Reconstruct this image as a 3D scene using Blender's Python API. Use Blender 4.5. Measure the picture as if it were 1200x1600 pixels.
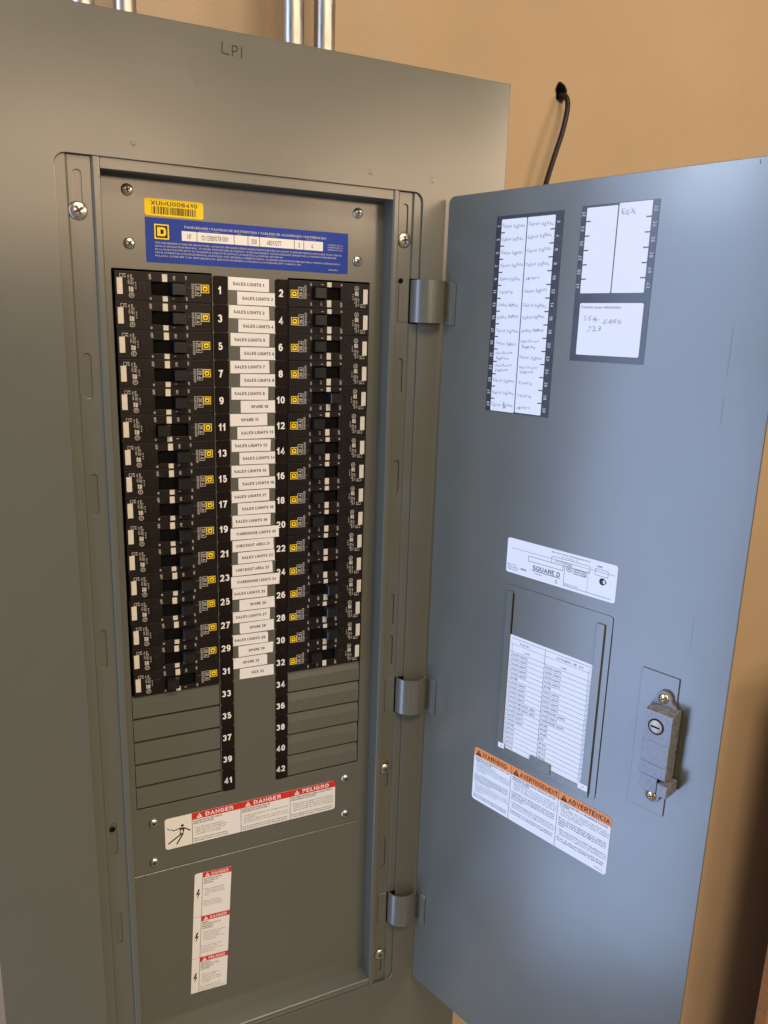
import bpy, bmesh, math, random
import numpy as np
from mathutils import Matrix, Vector

for _o in list(bpy.data.objects):
    bpy.data.objects.remove(_o)
S = bpy.context.scene
COL = S.collection
MM = 0.001
random.seed(7)

# ------------------------------------------------------------------ camera
def rodrigues(r):
    r = np.array(r, float); th = np.linalg.norm(r); k = r / th
    K = np.array([[0, -k[2], k[1]], [k[2], 0, -k[0]], [-k[1], k[0], 0]])
    return np.eye(3) + math.sin(th) * K + (1 - math.cos(th)) * K @ K
RM = rodrigues((0.2366, -0.4391, -0.0207)) @ np.array([[1, 0, 0], [0, 0, -1], [0, 1, 0]], float)
cam = bpy.data.cameras.new('camera')
cam.sensor_fit = 'HORIZONTAL'; cam.sensor_width = 36.0
cam.lens = 36.0 * 1214.45 / 1200.0
cam.clip_start = 0.02; cam.clip_end = 60.0
cam_o = bpy.data.objects.new('camera', cam); COL.objects.link(cam_o)
_m = Matrix.Identity(4)
for i in range(3):
    _m[i][0] = RM[0][i]; _m[i][1] = -RM[1][i]; _m[i][2] = -RM[2][i]
_m[0][3], _m[1][3], _m[2][3] = -0.1331, -0.7204, -0.0286
cam_o.matrix_world = _m
S.camera = cam_o

# ------------------------------------------------------------------ world and lamps (indoor)
W = bpy.data.worlds.new('World'); S.world = W; W.use_nodes = True
bg = W.node_tree.nodes['Background']
bg.inputs[0].default_value = (1.0, 0.90, 0.75, 1); bg.inputs[1].default_value = 0.20

def area(name, loc, target, sx, sy, power, color, spread=180):
    l = bpy.data.lights.new(name, 'AREA'); l.shape = 'RECTANGLE'; l.size = sx; l.size_y = sy
    l.energy = power; l.color = color; l.spread = math.radians(spread)
    o = bpy.data.objects.new(name, l); COL.objects.link(o)
    d = Vector(target) - Vector(loc)
    o.location = loc; o.rotation_euler = d.to_track_quat('-Z', 'Y').to_euler()
    return o
# the bright shop floor far across the room, a ceiling lamp in front of the panel, one to the right, daylight from an opening to the left
area('shop_lights_near', (0.10, -4.6, 0.86), (0.10, 0, 0.86), 2.2, 0.76, 36, (1.0, 0.70, 0.47))
area('shop_lights_far', (2.60, -4.6, 0.90), (1.2, 0, 0.90), 1.9, 0.70, 34, (1.0, 0.71, 0.49))
area('ceiling_lamp', (0.35, -2.2, 1.95), (0.1, 0, -0.5), 1.6, 0.8, 68, (1.0, 0.81, 0.58))
area('side_lamp', (2.1, -1.9, 0.7), (0.8, 0.1, -0.5), 0.55, 0.55, 18, (1.0, 0.80, 0.55))
area('daylight_opening', (-0.85, -0.09, -0.45), (0.3, -0.15, -0.45), 0.42, 2.40, 21, (0.45, 0.615, 1.0))
area('highlight_lamp', (-0.84, -0.10, 0.36), (0.35, -0.25, 0.09), 0.10, 0.16, 1.1, (0.72, 0.86, 1.0))  # small unseen cool lamp added for a highlight high on the door

vs = S.view_settings
vs.view_transform = 'Standard'; vs.look = 'None'; vs.exposure = 0.0; vs.gamma = 1.0
vs.use_curve_mapping = False
S.cycles.max_bounces = 8

# ------------------------------------------------------------------ materials
def mat(name, col, rough=0.5, metal=0.0, spec=0.5, var=0.0, vscale=30, bump=0.0, bscale=600, rvar=0.0, stretch=None, coat=0.0, wavy=0.0):
    m = bpy.data.materials.new(name); m.use_nodes = True
    nt = m.node_tree; b = nt.nodes['Principled BSDF']
    b.inputs['Base Color'].default_value = (*col, 1)
    b.inputs['Roughness'].default_value = rough
    b.inputs['Metallic'].default_value = metal
    b.inputs['Specular IOR Level'].default_value = spec
    if coat: b.inputs['Coat Weight'].default_value = coat
    tc = nt.nodes.new('ShaderNodeTexCoord'); src = tc.outputs['Object']
    if stretch:
        mp = nt.nodes.new('ShaderNodeMapping'); mp.inputs['Scale'].default_value = stretch
        nt.links.new(src, mp.inputs[0]); src = mp.outputs[0]
    if var or rvar:
        n = nt.nodes.new('ShaderNodeTexNoise'); n.inputs['Scale'].default_value = vscale
        n.inputs['Detail'].default_value = 6; n.inputs['Roughness'].default_value = 0.6
        nt.links.new(src, n.inputs['Vector'])
        if var:
            mr = nt.nodes.new('ShaderNodeMapRange'); mr.inputs[1].default_value = 0.3; mr.inputs[2].default_value = 0.7
            mr.inputs[3].default_value = 1 - var; mr.inputs[4].default_value = 1 + var
            nt.links.new(n.outputs[0], mr.inputs[0])
            mx = nt.nodes.new('ShaderNodeMix'); mx.data_type = 'RGBA'; mx.blend_type = 'MULTIPLY'
            mx.inputs[0].default_value = 1.0
            mx.inputs[6].default_value = (*col, 1)
            nt.links.new(mr.outputs[0], mx.inputs[7])
            nt.links.new(mx.outputs[2], b.inputs['Base Color'])
        if rvar:
            m2 = nt.nodes.new('ShaderNodeMapRange'); m2.inputs[1].default_value = 0.3; m2.inputs[2].default_value = 0.7
            m2.inputs[3].default_value = rough - rvar; m2.inputs[4].default_value = rough + rvar
            nt.links.new(n.outputs[0], m2.inputs[0]); nt.links.new(m2.outputs[0], b.inputs['Roughness'])
    if bump:
        n2 = nt.nodes.new('ShaderNodeTexNoise'); n2.inputs['Scale'].default_value = bscale; n2.inputs['Detail'].default_value = 3
        nt.links.new(tc.outputs['Object'], n2.inputs['Vector'])
        bp = nt.nodes.new('ShaderNodeBump'); bp.inputs['Strength'].default_value = bump; bp.inputs['Distance'].default_value = 0.001
        nt.links.new(n2.outputs[0], bp.inputs['Height']); nt.links.new(bp.outputs[0], b.inputs['Normal'])
        if wavy:                                # slight oil-canning of thin sheet metal
            n3 = nt.nodes.new('ShaderNodeTexNoise'); n3.inputs['Scale'].default_value = 7; n3.inputs['Detail'].default_value = 1
            nt.links.new(tc.outputs['Object'], n3.inputs['Vector'])
            b3 = nt.nodes.new('ShaderNodeBump'); b3.inputs['Strength'].default_value = 1.0; b3.inputs['Distance'].default_value = wavy
            nt.links.new(n3.outputs[0], b3.inputs['Height']); nt.links.new(b3.outputs[0], bp.inputs['Normal'])
    return m

M = dict(
    grey=mat('grey_enamel', (0.104, 0.107, 0.087), 0.22, spec=0.8, var=0.025, vscale=5, bump=0.05, bscale=1000, rvar=0.032, wavy=0.0008),
    wall=mat('tan_wall_paint', (0.400, 0.288, 0.175), 0.55, spec=0.3, var=0.05, vscale=5, bump=0.5, bscale=330),
    black=mat('black_plastic', (0.0125, 0.0095, 0.0085), 0.40, spec=0.2, var=0.2, vscale=60, bump=0.05, bscale=2500, rvar=0.08),
    tile=mat('black_tile', (0.013, 0.0085, 0.008), 0.3, spec=0.10, var=0.2, vscale=40, rvar=0.08),
    handle=mat('handle_plastic', (0.011, 0.010, 0.0095), 0.28, spec=0.4, bump=0.05, bscale=2000),
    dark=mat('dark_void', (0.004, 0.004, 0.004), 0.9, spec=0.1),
    cream=mat('paper_white', (0.80, 0.79, 0.77), 0.5, spec=0.3, var=0.015, vscale=80),
    ink=mat('black_ink', (0.02, 0.018, 0.018), 0.6, spec=0.2),
    inkgrey=mat('grey_ink', (0.10, 0.10, 0.11), 0.6, spec=0.2),
    pencil=mat('pencil', (0.24, 0.24, 0.27), 0.7, spec=0.2),
    palepencil=mat('pale_pencil', (0.42, 0.42, 0.45), 0.7, spec=0.2),
    marker=mat('marker_ink', (0.035, 0.034, 0.034), 0.6, spec=0.2),
    print=mat('white_print', (0.50, 0.48, 0.45), 0.5, spec=0.2),
    stripe=mat('ivory_stripe', (0.66, 0.62, 0.55), 0.5, spec=0.3, var=0.06, vscale=200),
    digit=mat('digit_white', (0.82, 0.82, 0.80), 0.45),
    yellow=mat('logo_yellow', (0.90, 0.66, 0.04), 0.5, spec=0.2),
    yellow2=mat('sticker_yellow', (0.85, 0.60, 0.015), 0.5, spec=0.2, var=0.03, vscale=60),
    blue=mat('sticker_blue', (0.018, 0.050, 0.33), 0.5, spec=0.2, var=0.05, vscale=60),
    red=mat('danger_red', (0.62, 0.035, 0.02), 0.5, spec=0.25),
    orange=mat('warning_orange', (0.80, 0.235, 0.03), 0.45),
    white=mat('sticker_white', (0.80, 0.80, 0.80), 0.42, var=0.01, vscale=60),
    card=mat('card_black', (0.035, 0.035, 0.045), 0.22, var=0.15, vscale=50, rvar=0.06),
    steel=mat('zinc_steel', (0.62, 0.59, 0.53), 0.27, metal=1.0, var=0.2, vscale=300, rvar=0.1),
    brass=mat('yellow_zinc', (0.70, 0.55, 0.30), 0.28, metal=1.0, var=0.2, vscale=300, rvar=0.1),
    keysteel=mat('key_steel', (0.45, 0.41, 0.36), 0.42, metal=0.3, var=0.15, vscale=200),
    cast=mat('cast_zinc', (0.20, 0.20, 0.215), 0.42, metal=0.35, var=0.42, vscale=300, bump=0.04, bscale=700, rvar=0.12),
    emt=mat('galvanised_tube', (0.46, 0.44, 0.41), 0.36, metal=1.0, var=0.22, vscale=22, rvar=0.1, stretch=(6, 6, 1)),
    cable=mat('black_jacket', (0.014, 0.011, 0.010), 0.5, spec=0.3, var=0.5, vscale=150, bump=0.2, bscale=500),
    wood=mat('orange_brown_board', (0.40, 0.19, 0.07), 0.55, var=0.2, vscale=18, stretch=(8, 8, 0.6), bump=0.05, bscale=200),
    floor=mat('concrete', (0.24, 0.23, 0.21), 0.6, var=0.15, vscale=6, bump=0.1, bscale=150),
    plaster=mat('raw_plaster', (0.10, 0.075, 0.05), 0.9, var=0.4, vscale=200, bump=0.5, bscale=300),
    smudge=mat('grease_smudge', (0.097, 0.100, 0.081), 0.25, spec=0.8),
    scratch=mat('scratch_recess_dark', (0.055, 0.053, 0.047), 0.5),  # scratches, dark edge lines, and shade painted into screw recesses
    hinge=mat('hinge_enamel', (0.104, 0.107, 0.087), 0.26, spec=0.85, var=0.06, vscale=40, rvar=0.06, stretch=(8, 0.5, 8)),
)

# ------------------------------------------------------------------ frames (local u right, v up, w towards the viewer)
DF = 0.02198                                  # depth of the dead front behind the trim
FP = Matrix(((1, 0, 0, 0), (0, 0, -1, 0), (0, 1, 0, 0), (0, 0, 0, 1)))       # panel: u=x, v=z, w=-y
ANG = math.radians(72.02)
HX, HY = 0.26846, -0.005
FD = Matrix(((math.cos(ANG), 0, -math.sin(ANG), HX), (-math.sin(ANG), 0, -math.cos(ANG), HY), (0, 1, 0, 0), (0, 0, 0, 1)))

# ------------------------------------------------------------------ mesh helpers (all numbers in mm)
_tc = bpy.data.curves.new('t', 'FONT'); _to = bpy.data.objects.new('t', _tc)
_hc = bpy.data.curves.new('hand', 'FONT')      # built-in font for the handwriting
_ho = bpy.data.objects.new('hand', _hc)
_tcache = {}
def _grab(ob):
    me = bpy.data.meshes.new_from_object(ob)
    v = np.array([x.co[:] for x in me.vertices], float).reshape(-1, 3)
    f = [tuple(p.vertices) for p in me.polygons]
    bpy.data.meshes.remove(me)
    return v, f
def text2d(s, bold=0.0, res=2, spacing=1.0, hand=False):
    k = (s, bold, res, spacing, hand)
    if k not in _tcache:
        c = _hc if hand else _tc
        c.body = s; c.size = 1.0; c.offset = bold; c.resolution_u = res; c.fill_mode = 'FRONT'
        c.align_x = 'LEFT'; c.space_character = spacing
        v, f = _grab(_ho if hand else _to)
        _tcache[k] = (v[:, :2], f)
    return _tcache[k]
_cap = text2d('H')[0]; CAP = _cap[:, 1].max() - _cap[:, 1].min()
_cap = text2d('H', hand=True)[0]; HCAP = _cap[:, 1].max() - _cap[:, 1].min()
_cc = bpy.data.curves.new('c', 'CURVE'); _cc.dimensions = '2D'; _co = bpy.data.objects.new('c', _cc)
def sheet_mesh(loops, thick, bevel=0.0, bres=1):
    _cc.splines.clear()
    for lp in loops:
        sp = _cc.splines.new('POLY'); sp.points.add(len(lp) - 1); sp.use_cyclic_u = True
        for q, p in zip(sp.points, lp): q.co = (p[0], p[1], 0, 1)
    _cc.fill_mode = 'BOTH'; _cc.bevel_depth = bevel; _cc.bevel_resolution = bres
    _cc.extrude = max(thick / 2 - bevel, 0.0); _cc.offset = -bevel
    return _grab(_co)
def rr(x0, y0, x1, y1, r=0.0, n=4, corners=(1, 1, 1, 1)):
    out = []
    if x1 < x0: x0, x1 = x1, x0
    if y1 < y0: y0, y1 = y1, y0
    for (cx, cy, a0, on) in ((x1 - r, y1 - r, 0, corners[0]), (x0 + r, y1 - r, 90, corners[1]), (x0 + r, y0 + r, 180, corners[2]), (x1 - r, y0 + r, 270, corners[3])):
        if r <= 0 or not on:
            out.append((cx + (r if a0 in (0, 270) else -r), cy + (r if a0 in (0, 90) else -r)))
        else:
            for i in range(n + 1):
                a = math.radians(a0 + 90 * i / n); out.append((cx + r * math.cos(a), cy + r * math.sin(a)))
    return out
def circ(cx, cy, r, n=20):
    return [(cx + r * math.cos(2 * math.pi * i / n), cy + r * math.sin(2 * math.pi * i / n)) for i in range(n)]

# drawn capitals and figures: centre lines in a unit box, given a stroke width when used
def AR(cx, cy, rx, ry, a0, a1, n=9, p=2.25):
    o = []
    for i in range(n + 1):
        a = math.radians(a0 + (a1 - a0) * i / n); c, q = math.cos(a), math.sin(a)
        o.append((cx + rx * math.copysign(abs(c) ** (2 / p), c), cy + ry * math.copysign(abs(q) ** (2 / p), q)))
    return o
_O = AR(.5, .5, .5, .5, 0, 360, 18)
GL = {
 '0': (.60, [_O]), '1': (.40, [[(.8, 0), (.8, 1)], [(0, .74), (.45, .79), (.78, .97)]]),
 '2': (.60, [AR(.5, .70, .5, .30, 172, -38) + [(0, 0), (1, 0)]]),
 '3': (.60, [AR(.5, .755, .46, .245, 165, -90), AR(.5, .265, .5, .265, 90, -165)]),
 '4': (.62, [[(.74, 0), (.74, 1), (0, .25), (1, .25)]]),
 '5': (.60, [[(.92, 1), (.17, 1), (.05, .47)] + AR(.5, .32, .5, .32, 138, -162)]),
 '6': (.60, [AR(.5, .31, .5, .31, 0, 360, 16), AR(.52, .5, .52, .5, 48, 178) + [(0, .31)]]),
 '7': (.58, [[(0, 1), (1, 1), (.58, .5), (.34, 0)]]),
 '8': (.60, [AR(.5, .755, .44, .245, 0, 360, 16), AR(.5, .265, .5, .265, 0, 360, 16)]),
 '9': (.60, [AR(.5, .69, .5, .31, 0, 360, 16), AR(.48, .5, .52, .5, 228, 358) + [(1, .69)]]),
 'A': (.74, [[(0, 0), (.5, 1), (1, 0)], [(.18, .30), (.82, .30)]]),
 'B': (.64, [[(0, 0), (0, 1), (.55, 1)] + AR(.55, .77, .38, .23, 90, -90) + [(0, .54)], [(.55, .54)] + AR(.58, .27, .42, .27, 90, -90) + [(0, 0)]]),
 'C': (.70, [AR(.5, .5, .5, .5, 38, 322, 14)]),
 'D': (.68, [[(0, 0), (0, 1), (.45, 1)] + AR(.45, .5, .55, .5, 90, -90) + [(0, 0)]]),
 'E': (.58, [[(1, 1), (0, 1), (0, 0), (1, 0)], [(0, .52), (.93, .52)]]),
 'F': (.54, [[(1, 1), (0, 1), (0, 0)], [(0, .50), (.9, .50)]]),
 'G': (.74, [AR(.5, .5, .5, .5, 40, 335, 14) + [(1, .46), (.56, .46)]]),
 'H': (.66, [[(0, 0), (0, 1)], [(1, 0), (1, 1)], [(0, .52), (1, .52)]]), 'I': (.0, [[(.5, 0), (.5, 1)]]),
 'J': (.52, [[(1, 1), (1, .3)] + AR(.5, .28, .5, .28, 0, -180)]),
 'K': (.66, [[(0, 0), (0, 1)], [(1, 1), (.06, .40)], [(.36, .58), (1, 0)]]),
 'L': (.54, [[(0, 1), (0, 0), (1, 0)]]), 'M': (.86, [[(0, 0), (0, 1), (.5, .22), (1, 1), (1, 0)]]), 'N': (.68, [[(0, 0), (0, 1), (1, 0), (1, 1)]]),
 'O': (.76, [_O]), 'P': (.60, [[(0, 0), (0, 1), (.55, 1)] + AR(.55, .73, .45, .27, 90, -90) + [(0, .46)]]),
 'Q': (.76, [_O, [(.62, .26), (.98, -.02)]]),
 'R': (.66, [[(0, 0), (0, 1), (.55, 1)] + AR(.55, .75, .43, .25, 90, -90) + [(0, .50)], [(.5, .50), (.82, .42), (.92, .2), (.98, 0)]]),
 'S': (.64, [AR(.5, .745, .46, .255, 22, 265, 10) + AR(.5, .265, .5, .265, 85, -160, 10)]),
 'T': (.60, [[(0, 1), (1, 1)], [(.5, 0), (.5, 1)]]), 'U': (.66, [[(0, 1), (0, .36)] + AR(.5, .36, .5, .36, 180, 360) + [(1, 1)]]),
 'V': (.70, [[(0, 1), (.5, 0), (1, 1)]]), 'W': (.98, [[(0, 1), (.25, 0), (.5, .95), (.75, 0), (1, 1)]]), 'X': (.68, [[(0, 0), (1, 1)], [(0, 1), (1, 0)]]),
 'Y': (.68, [[(0, 1), (.5, .45), (1, 1)], [(.5, .45), (.5, 0)]]), 'Z': (.62, [[(0, 1), (1, 1), (0, 0), (1, 0)]]),
 '/': (.30, [[(0, 0), (1, 1)]]), '-': (.26, [[(0, .38), (1, .38)]]), '.': (.0, [[(.5, 0), (.5, .03)]]), ',': (.0, [[(.5, -.1), (.5, .03)]]), "'": (.0, [[(.5, .75), (.5, 1)]]),
}
_gcache = {}
def drawn2d(s, bold, spacing=1.0):
    k = (s, bold, spacing)
    if k in _gcache: return _gcache[k]
    t = 0.125 + 3.4 * bold; x = 0.0; V_, F_, W_ = [], [], []; lay = 0
    for ch in s:
        if ch == ' ': x += 0.34; continue
        w, sts = GL[ch]; w = max(w, t)
        for st in sts:
            pts = [(x + t / 2 + px * (w - t), t / 2 + py * (1 - t)) for px, py in st]
            closed = math.hypot(st[0][0] - st[-1][0], st[0][1] - st[-1][1]) < 1e-6
            if closed: pts = pts[:-1]
            else:
                for e, o in ((0, 1), (-1, -2)):
                    dx, dy = pts[e][0] - pts[o][0], pts[e][1] - pts[o][1]; L = math.hypot(dx, dy) or 1
                    ux, uy = st[e]
                    if (abs(dy) > abs(dx) and uy in (0, 1)) or (abs(dx) >= abs(dy) and ux in (0, 1)):
                        pts[e] = (pts[e][0] + dx / L * t / 2, pts[e][1] + dy / L * t / 2)
            n = len(pts); b0 = len(V_); lay += 1
            for i, p in enumerate(pts):
                pv = pts[(i - 1) % n] if (closed or i > 0) else None; nx = pts[(i + 1) % n] if (closed or i < n - 1) else None
                d1 = np.array(p) - np.array(pv) if pv else None; d2 = np.array(nx) - np.array(p) if nx else None
                if d1 is None: d1 = d2
                if d2 is None: d2 = d1
                d1 = d1 / (np.linalg.norm(d1) or 1); d2 = d2 / (np.linalg.norm(d2) or 1)
                n1 = np.array([-d1[1], d1[0]]); n2 = np.array([-d2[1], d2[0]]); m = n1 + n2; L = np.linalg.norm(m)
                m = n1 if L < 1e-6 else m / L
                sc = min(1 / max(m @ n1, 0.2), 1.9) * t / 2
                V_.append((p[0] + m[0] * sc, p[1] + m[1] * sc)); V_.append((p[0] - m[0] * sc, p[1] - m[1] * sc)); W_ += [lay % 4, lay % 4]
            for i in range(n if closed else n - 1):
                j = (i + 1) % n; F_.append((b0 + 2 * i, b0 + 2 * i + 1, b0 + 2 * j + 1, b0 + 2 * j))
        x += w + (0.13 + 0.35 * (t - .125)) * spacing
    r = (np.array(V_, float).reshape(-1, 2), F_, np.array(W_, float) * 0.006)
    _gcache[k] = r
    return r

class MB:
    def __init__(s): s.v = []; s.f = []; s.m = []; s.mats = []
    def mi(s, key):
        if key not in s.mats: s.mats.append(key)
        return s.mats.index(key)
    def add(s, verts, faces, key):
        b = len(s.v); i = s.mi(key)
        s.v.extend([tuple(x) for x in verts]); s.f.extend([tuple(b + q for q in f) for f in faces]); s.m.extend([i] * len(faces))
        return s
    def sheet(s, loops, w, thick, key, bevel=0.0, bres=1, rot=0, at=(0, 0)):
        v, f = sheet_mesh(loops, thick, bevel, bres)
        c, sn = math.cos(rot), math.sin(rot)
        vv = [(at[0] + c * x - sn * y, at[1] + sn * x + c * y, w - thick / 2 + z) for x, y, z in v]
        return s.add(vv, f, key)
    def flat(s, loop, w, key):
        n = len(loop); return s.add([(x, y, w) for x, y in loop], [tuple(range(n))], key)
    def rect(s, x0, y0, x1, y1, w, key):
        if x1 < x0: x0, x1 = x1, x0
        if y1 < y0: y0, y1 = y1, y0
        return s.flat([(x0, y0), (x1, y0), (x1, y1), (x0, y1)], w, key)
    def text(s, t, x, y, h, w, key, bold=0.0, align='L', rot=0.0, width=None, res=2, wob=0.0, spacing=1.0, shear=0.0, xs=1.0):
        """x,y = baseline start (L), middle (C) or end (R); h = cap height in mm; rot in degrees."""
        dz = 0.0
        if not wob and all(c == ' ' or c in GL for c in t):
            v, f, dz = drawn2d(t, bold, spacing); v = v * h
        else:
            v, f = text2d(t, min(bold, 0.012), res, spacing, bool(wob)); v = v * (h / (HCAP if wob else CAP))
        if not len(v): return s
        x0, x1 = v[:, 0].min(), v[:, 0].max()
        sx = (width / (x1 - x0)) if width else xs
        u = (v[:, 0] - (x0 if align == 'L' else (x0 + x1) / 2 if align == 'C' else x1)) * sx; q = v[:, 1].copy()
        u = u + shear * q
        if wob:
            ph = random.random() * 9
            q = q + wob * h * (np.sin(u / h * 1.7 + ph) * 0.5 + np.sin(u / h * 4.3 + ph * 2) * 0.25)
            u = u + wob * h * 0.6 * np.sin(q / h * 4 + u / h * 2.1 + ph)
        a = math.radians(rot); c, sn = math.cos(a), math.sin(a)
        return s.add(np.stack([x + c * u - sn * q, y + sn * u + c * q, np.full(len(u), w) + dz], 1), f, key)
    def line(s, x0, y0, x1, y1, t, w, key):
        d = math.hypot(x1 - x0, y1 - y0); nx, ny = -(y1 - y0) / d * t / 2, (x1 - x0) / d * t / 2
        return s.flat([(x0 + nx, y0 + ny), (x0 - nx, y0 - ny), (x1 - nx, y1 - ny), (x1 + nx, y1 + ny)][::1], w, key)
    def frame(s, x0, y0, x1, y1, t, w, key):
        if x1 < x0: x0, x1 = x1, x0
        if y1 < y0: y0, y1 = y1, y0
        s.rect(x0, y0, x1, y0 + t, w, key); s.rect(x0, y1 - t, x1, y1, w, key)
        s.rect(x0, y0 + t, x0 + t, y1 - t, w, key); return s.rect(x1 - t, y0 + t, x1, y1 - t, w, key)
    def box(s, x0, y0, z0, x1, y1, z1, key, bevel=0.0, seg=1):
        bm = bmesh.new(); bmesh.ops.create_cube(bm, size=1)
        for q in bm.verts:
            q.co = ((x0 + x1) / 2 + q.co.x * (x1 - x0), (y0 + y1) / 2 + q.co.y * (y1 - y0), (z0 + z1) / 2 + q.co.z * (z1 - z0))
        if bevel: bmesh.ops.bevel(bm, geom=bm.edges[:], offset=bevel, segments=seg, profile=0.5, affect='EDGES')
        bm.verts.index_update()
        s.add([q.co[:] for q in bm.verts], [tuple(q.index for q in f.verts) for f in bm.faces], key); bm.free(); return s
    def prism(s, poly, y0, y1, key, axis='v'):
        """poly in (u,w), extruded along v from y0 to y1 (closed with caps)."""
        n = len(poly)
        vv = [(u, y0, w) for u, w in poly] + [(u, y1, w) for u, w in poly]
        if axis == 'u': vv = [(y0, u, w) for u, w in poly] + [(y1, u, w) for u, w in poly]
        ff = [(i, (i + 1) % n, n + (i + 1) % n, n + i) for i in range(n)] + [tuple(range(n))[::-1], tuple(range(n, 2 * n))]
        return s.add(vv, ff, key)
    def lathe(s, prof, cx, cy, w, key, n=24):
        """prof = [(r, h)] from outside to centre, axis w."""
        vv = []; ff = []
        for r, h in prof:
            for i in range(n):
                a = 2 * math.pi * i / n; vv.append((cx + r * math.cos(a), cy + r * math.sin(a), w + h))
        for j in range(len(prof) - 1):
            for i in range(n):
                ff.append((j * n + i, j * n + (i + 1) % n, (j + 1) * n + (i + 1) % n, (j + 1) * n + i))
        ff.append(tuple((len(prof) - 1) * n + i for i in range(n)))
        return s.add(vv, ff, key)
    def tube(s, pts, r, key, n=14):
        pts = [Vector(p) for p in pts]; vv = []; ff = []; up = Vector((0.3, 0.9, 0.1)).normalized()
        for i, p in enumerate(pts):
            t = (pts[min(i + 1, len(pts) - 1)] - pts[max(i - 1, 0)]).normalized()
            a = t.cross(up).normalized(); b = t.cross(a)
            for k in range(n):
                g = 2 * math.pi * k / n; vv.append(p + (a * math.cos(g) + b * math.sin(g)) * r)
        for i in range(len(pts) - 1):
            for k in range(n):
                ff.append((i * n + k, i * n + (k + 1) % n, (i + 1) * n + (k + 1) % n, (i + 1) * n + k))
        ff.append(tuple(range(n))); ff.append(tuple((len(pts) - 1) * n + k for k in range(n)))
        return s.add(vv, ff, key)
    def mesh(s, name, smooth=False):
        me = bpy.data.meshes.new(name)
        me.from_pydata([(a * MM, b * MM, c * MM) for a, b, c in s.v], [], s.f)
        for k in s.mats: me.materials.append(M[k])
        me.polygons.foreach_set('material_index', s.m)
        bm = bmesh.new(); bm.from_mesh(me)
        if smooth: bmesh.ops.remove_doubles(bm, verts=bm.verts[:], dist=1e-6)
        bmesh.ops.recalc_face_normals(bm, faces=bm.faces[:])
        bm.to_mesh(me); bm.free()
        if smooth:
            me.polygons.foreach_set('use_smooth', [True] * len(me.polygons))
            me.set_sharp_from_angle(angle=math.radians(38))
        me.update()
        return me

WM = {}
def link(o, world, parent=None, label=None, cat=None, group=None, kind=None):
    COL.objects.link(o); WM[o.name] = world
    if parent is not None:
        o.parent = parent; o.matrix_basis = WM[parent.name].inverted() @ world
    else:
        o.matrix_basis = world
    if label: o['label'] = label
    if cat: o['category'] = cat
    if group: o['group'] = group
    if kind: o['kind'] = kind
    return o
def put(name, mb, frame, parent=None, label=None, cat=None, group=None, kind=None, smooth=False, at=(0, 0, 0), rot=0.0):
    me = mb if isinstance(mb, bpy.types.Mesh) else mb.mesh(name, smooth)
    o = bpy.data.objects.new(name, me)
    w = frame @ Matrix.Translation(Vector(at) * MM) @ Matrix.Rotation(rot, 4, 'Z')
    return link(o, w, parent, label, cat, group, kind)
def empty(name, world, **k):
    o = bpy.data.objects.new(name, None); o.empty_display_size = 0.05
    return link(o, world, **k)

# ------------------------------------------------------------------ setting: back wall with the cable hole
WALLY = 152.0
mb = MB()
hole = [(508 + (8.0 + 0.8 * math.sin(3 * a + 1) + 0.35 * math.sin(7 * a)) * math.cos(a), 262 + (11.0 + 0.7 * math.sin(4 * a)) * math.sin(a)) for a in [2 * math.pi * i / 28 for i in range(28)]]
mb.sheet([rr(-2600, -1700, 2600, 1500), hole], -WALLY, 13, 'wall')
mb.rect(440, 190, 580, 330, -WALLY - 60, 'dark')
n = len(hole)
mb.add([(x, y, -WALLY - 0.3) for x, y in hole] + [(x, y, -WALLY - 40) for x, y in hole], [(i, (i + 1) % n, n + (i + 1) % n, n + i) for i in range(n)], 'plaster')
ring = [(508 + (x - 508) * (1.13 + 0.06 * math.sin(5 * i)), 262 + (y - 262) * (1.10 + 0.05 * math.sin(3 * i + 1))) for i, (x, y) in enumerate(hole)]
mb.add([(x, y, -WALLY + 0.05) for x, y in hole] + [(x, y, -WALLY + 0.15) for x, y in ring], [(i, (i + 1) % n, n + (i + 1) % n, n + i) for i in range(n)], 'plaster')
put('wall_back', mb, FP, label='tan painted wall behind the panelboard', kind='structure')

mb = MB(); mb.box(-2600, -152, -1700, 2600, 3000, -1660, 'floor')
put('floor', mb, Matrix(((1, 0, 0, 0), (0, -1, 0, 0), (0, 0, 1, 0), (0, 0, 0, 1))), label='grey concrete floor below the picture', kind='structure')

# ------------------------------------------------------------------ panelboard
TL, TR, TT, TB = -185.6, 335.6, 210.3, -940.0          # trim
OL, OR_, OT, OB = -91.9, 242.0, 100.0, -820.6          # opening
IL, IR, IT, IB = -57.0, 210.8, 91.0, -812.0            # clear opening inside the frame
D = DF / MM
PB = empty('panelboard', Matrix.Translation((0.075, 0.0, TB * MM)), label='grey electrical panelboard with open door and LP1 written on its trim', cat='panelboard')

mb = MB()
mb.sheet([rr(TL, TB, TR, TT), rr(OL, OB, OR_, OT, 9, 5)], 0, 2.0, 'grey', bevel=0.5, bres=1)
trim = put('trim_sheet', mb, FP, PB)
for (x, z) in ((74.2, 113), (185, 113.1), (251, 112.4), (-30, 113.4)):
    mb = MB(); mb.lathe([(2.6, 0), (2.2, 0.10), (1.7, 0.06), (0.8, 0.03)], 0, 0, 0.02, 'grey', 16)
    put('weld_dimple', mb, FP, trim, at=(x, z, 0), smooth=True)
mb = MB()
def strokes(mb, segs, t, w, key):
    for seg in segs:
        for a, b in zip(seg[:-1], seg[1:]):
            ex = t * 0.35 / max(1e-6, math.hypot(b[0] - a[0], b[1] - a[1]))
            dx, dy = (b[0] - a[0]) * ex, (b[1] - a[1]) * ex
            mb.line(a[0] - dx, a[1] - dy, b[0] + dx, b[1] + dy, t, w, key); w += 0.004
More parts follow.
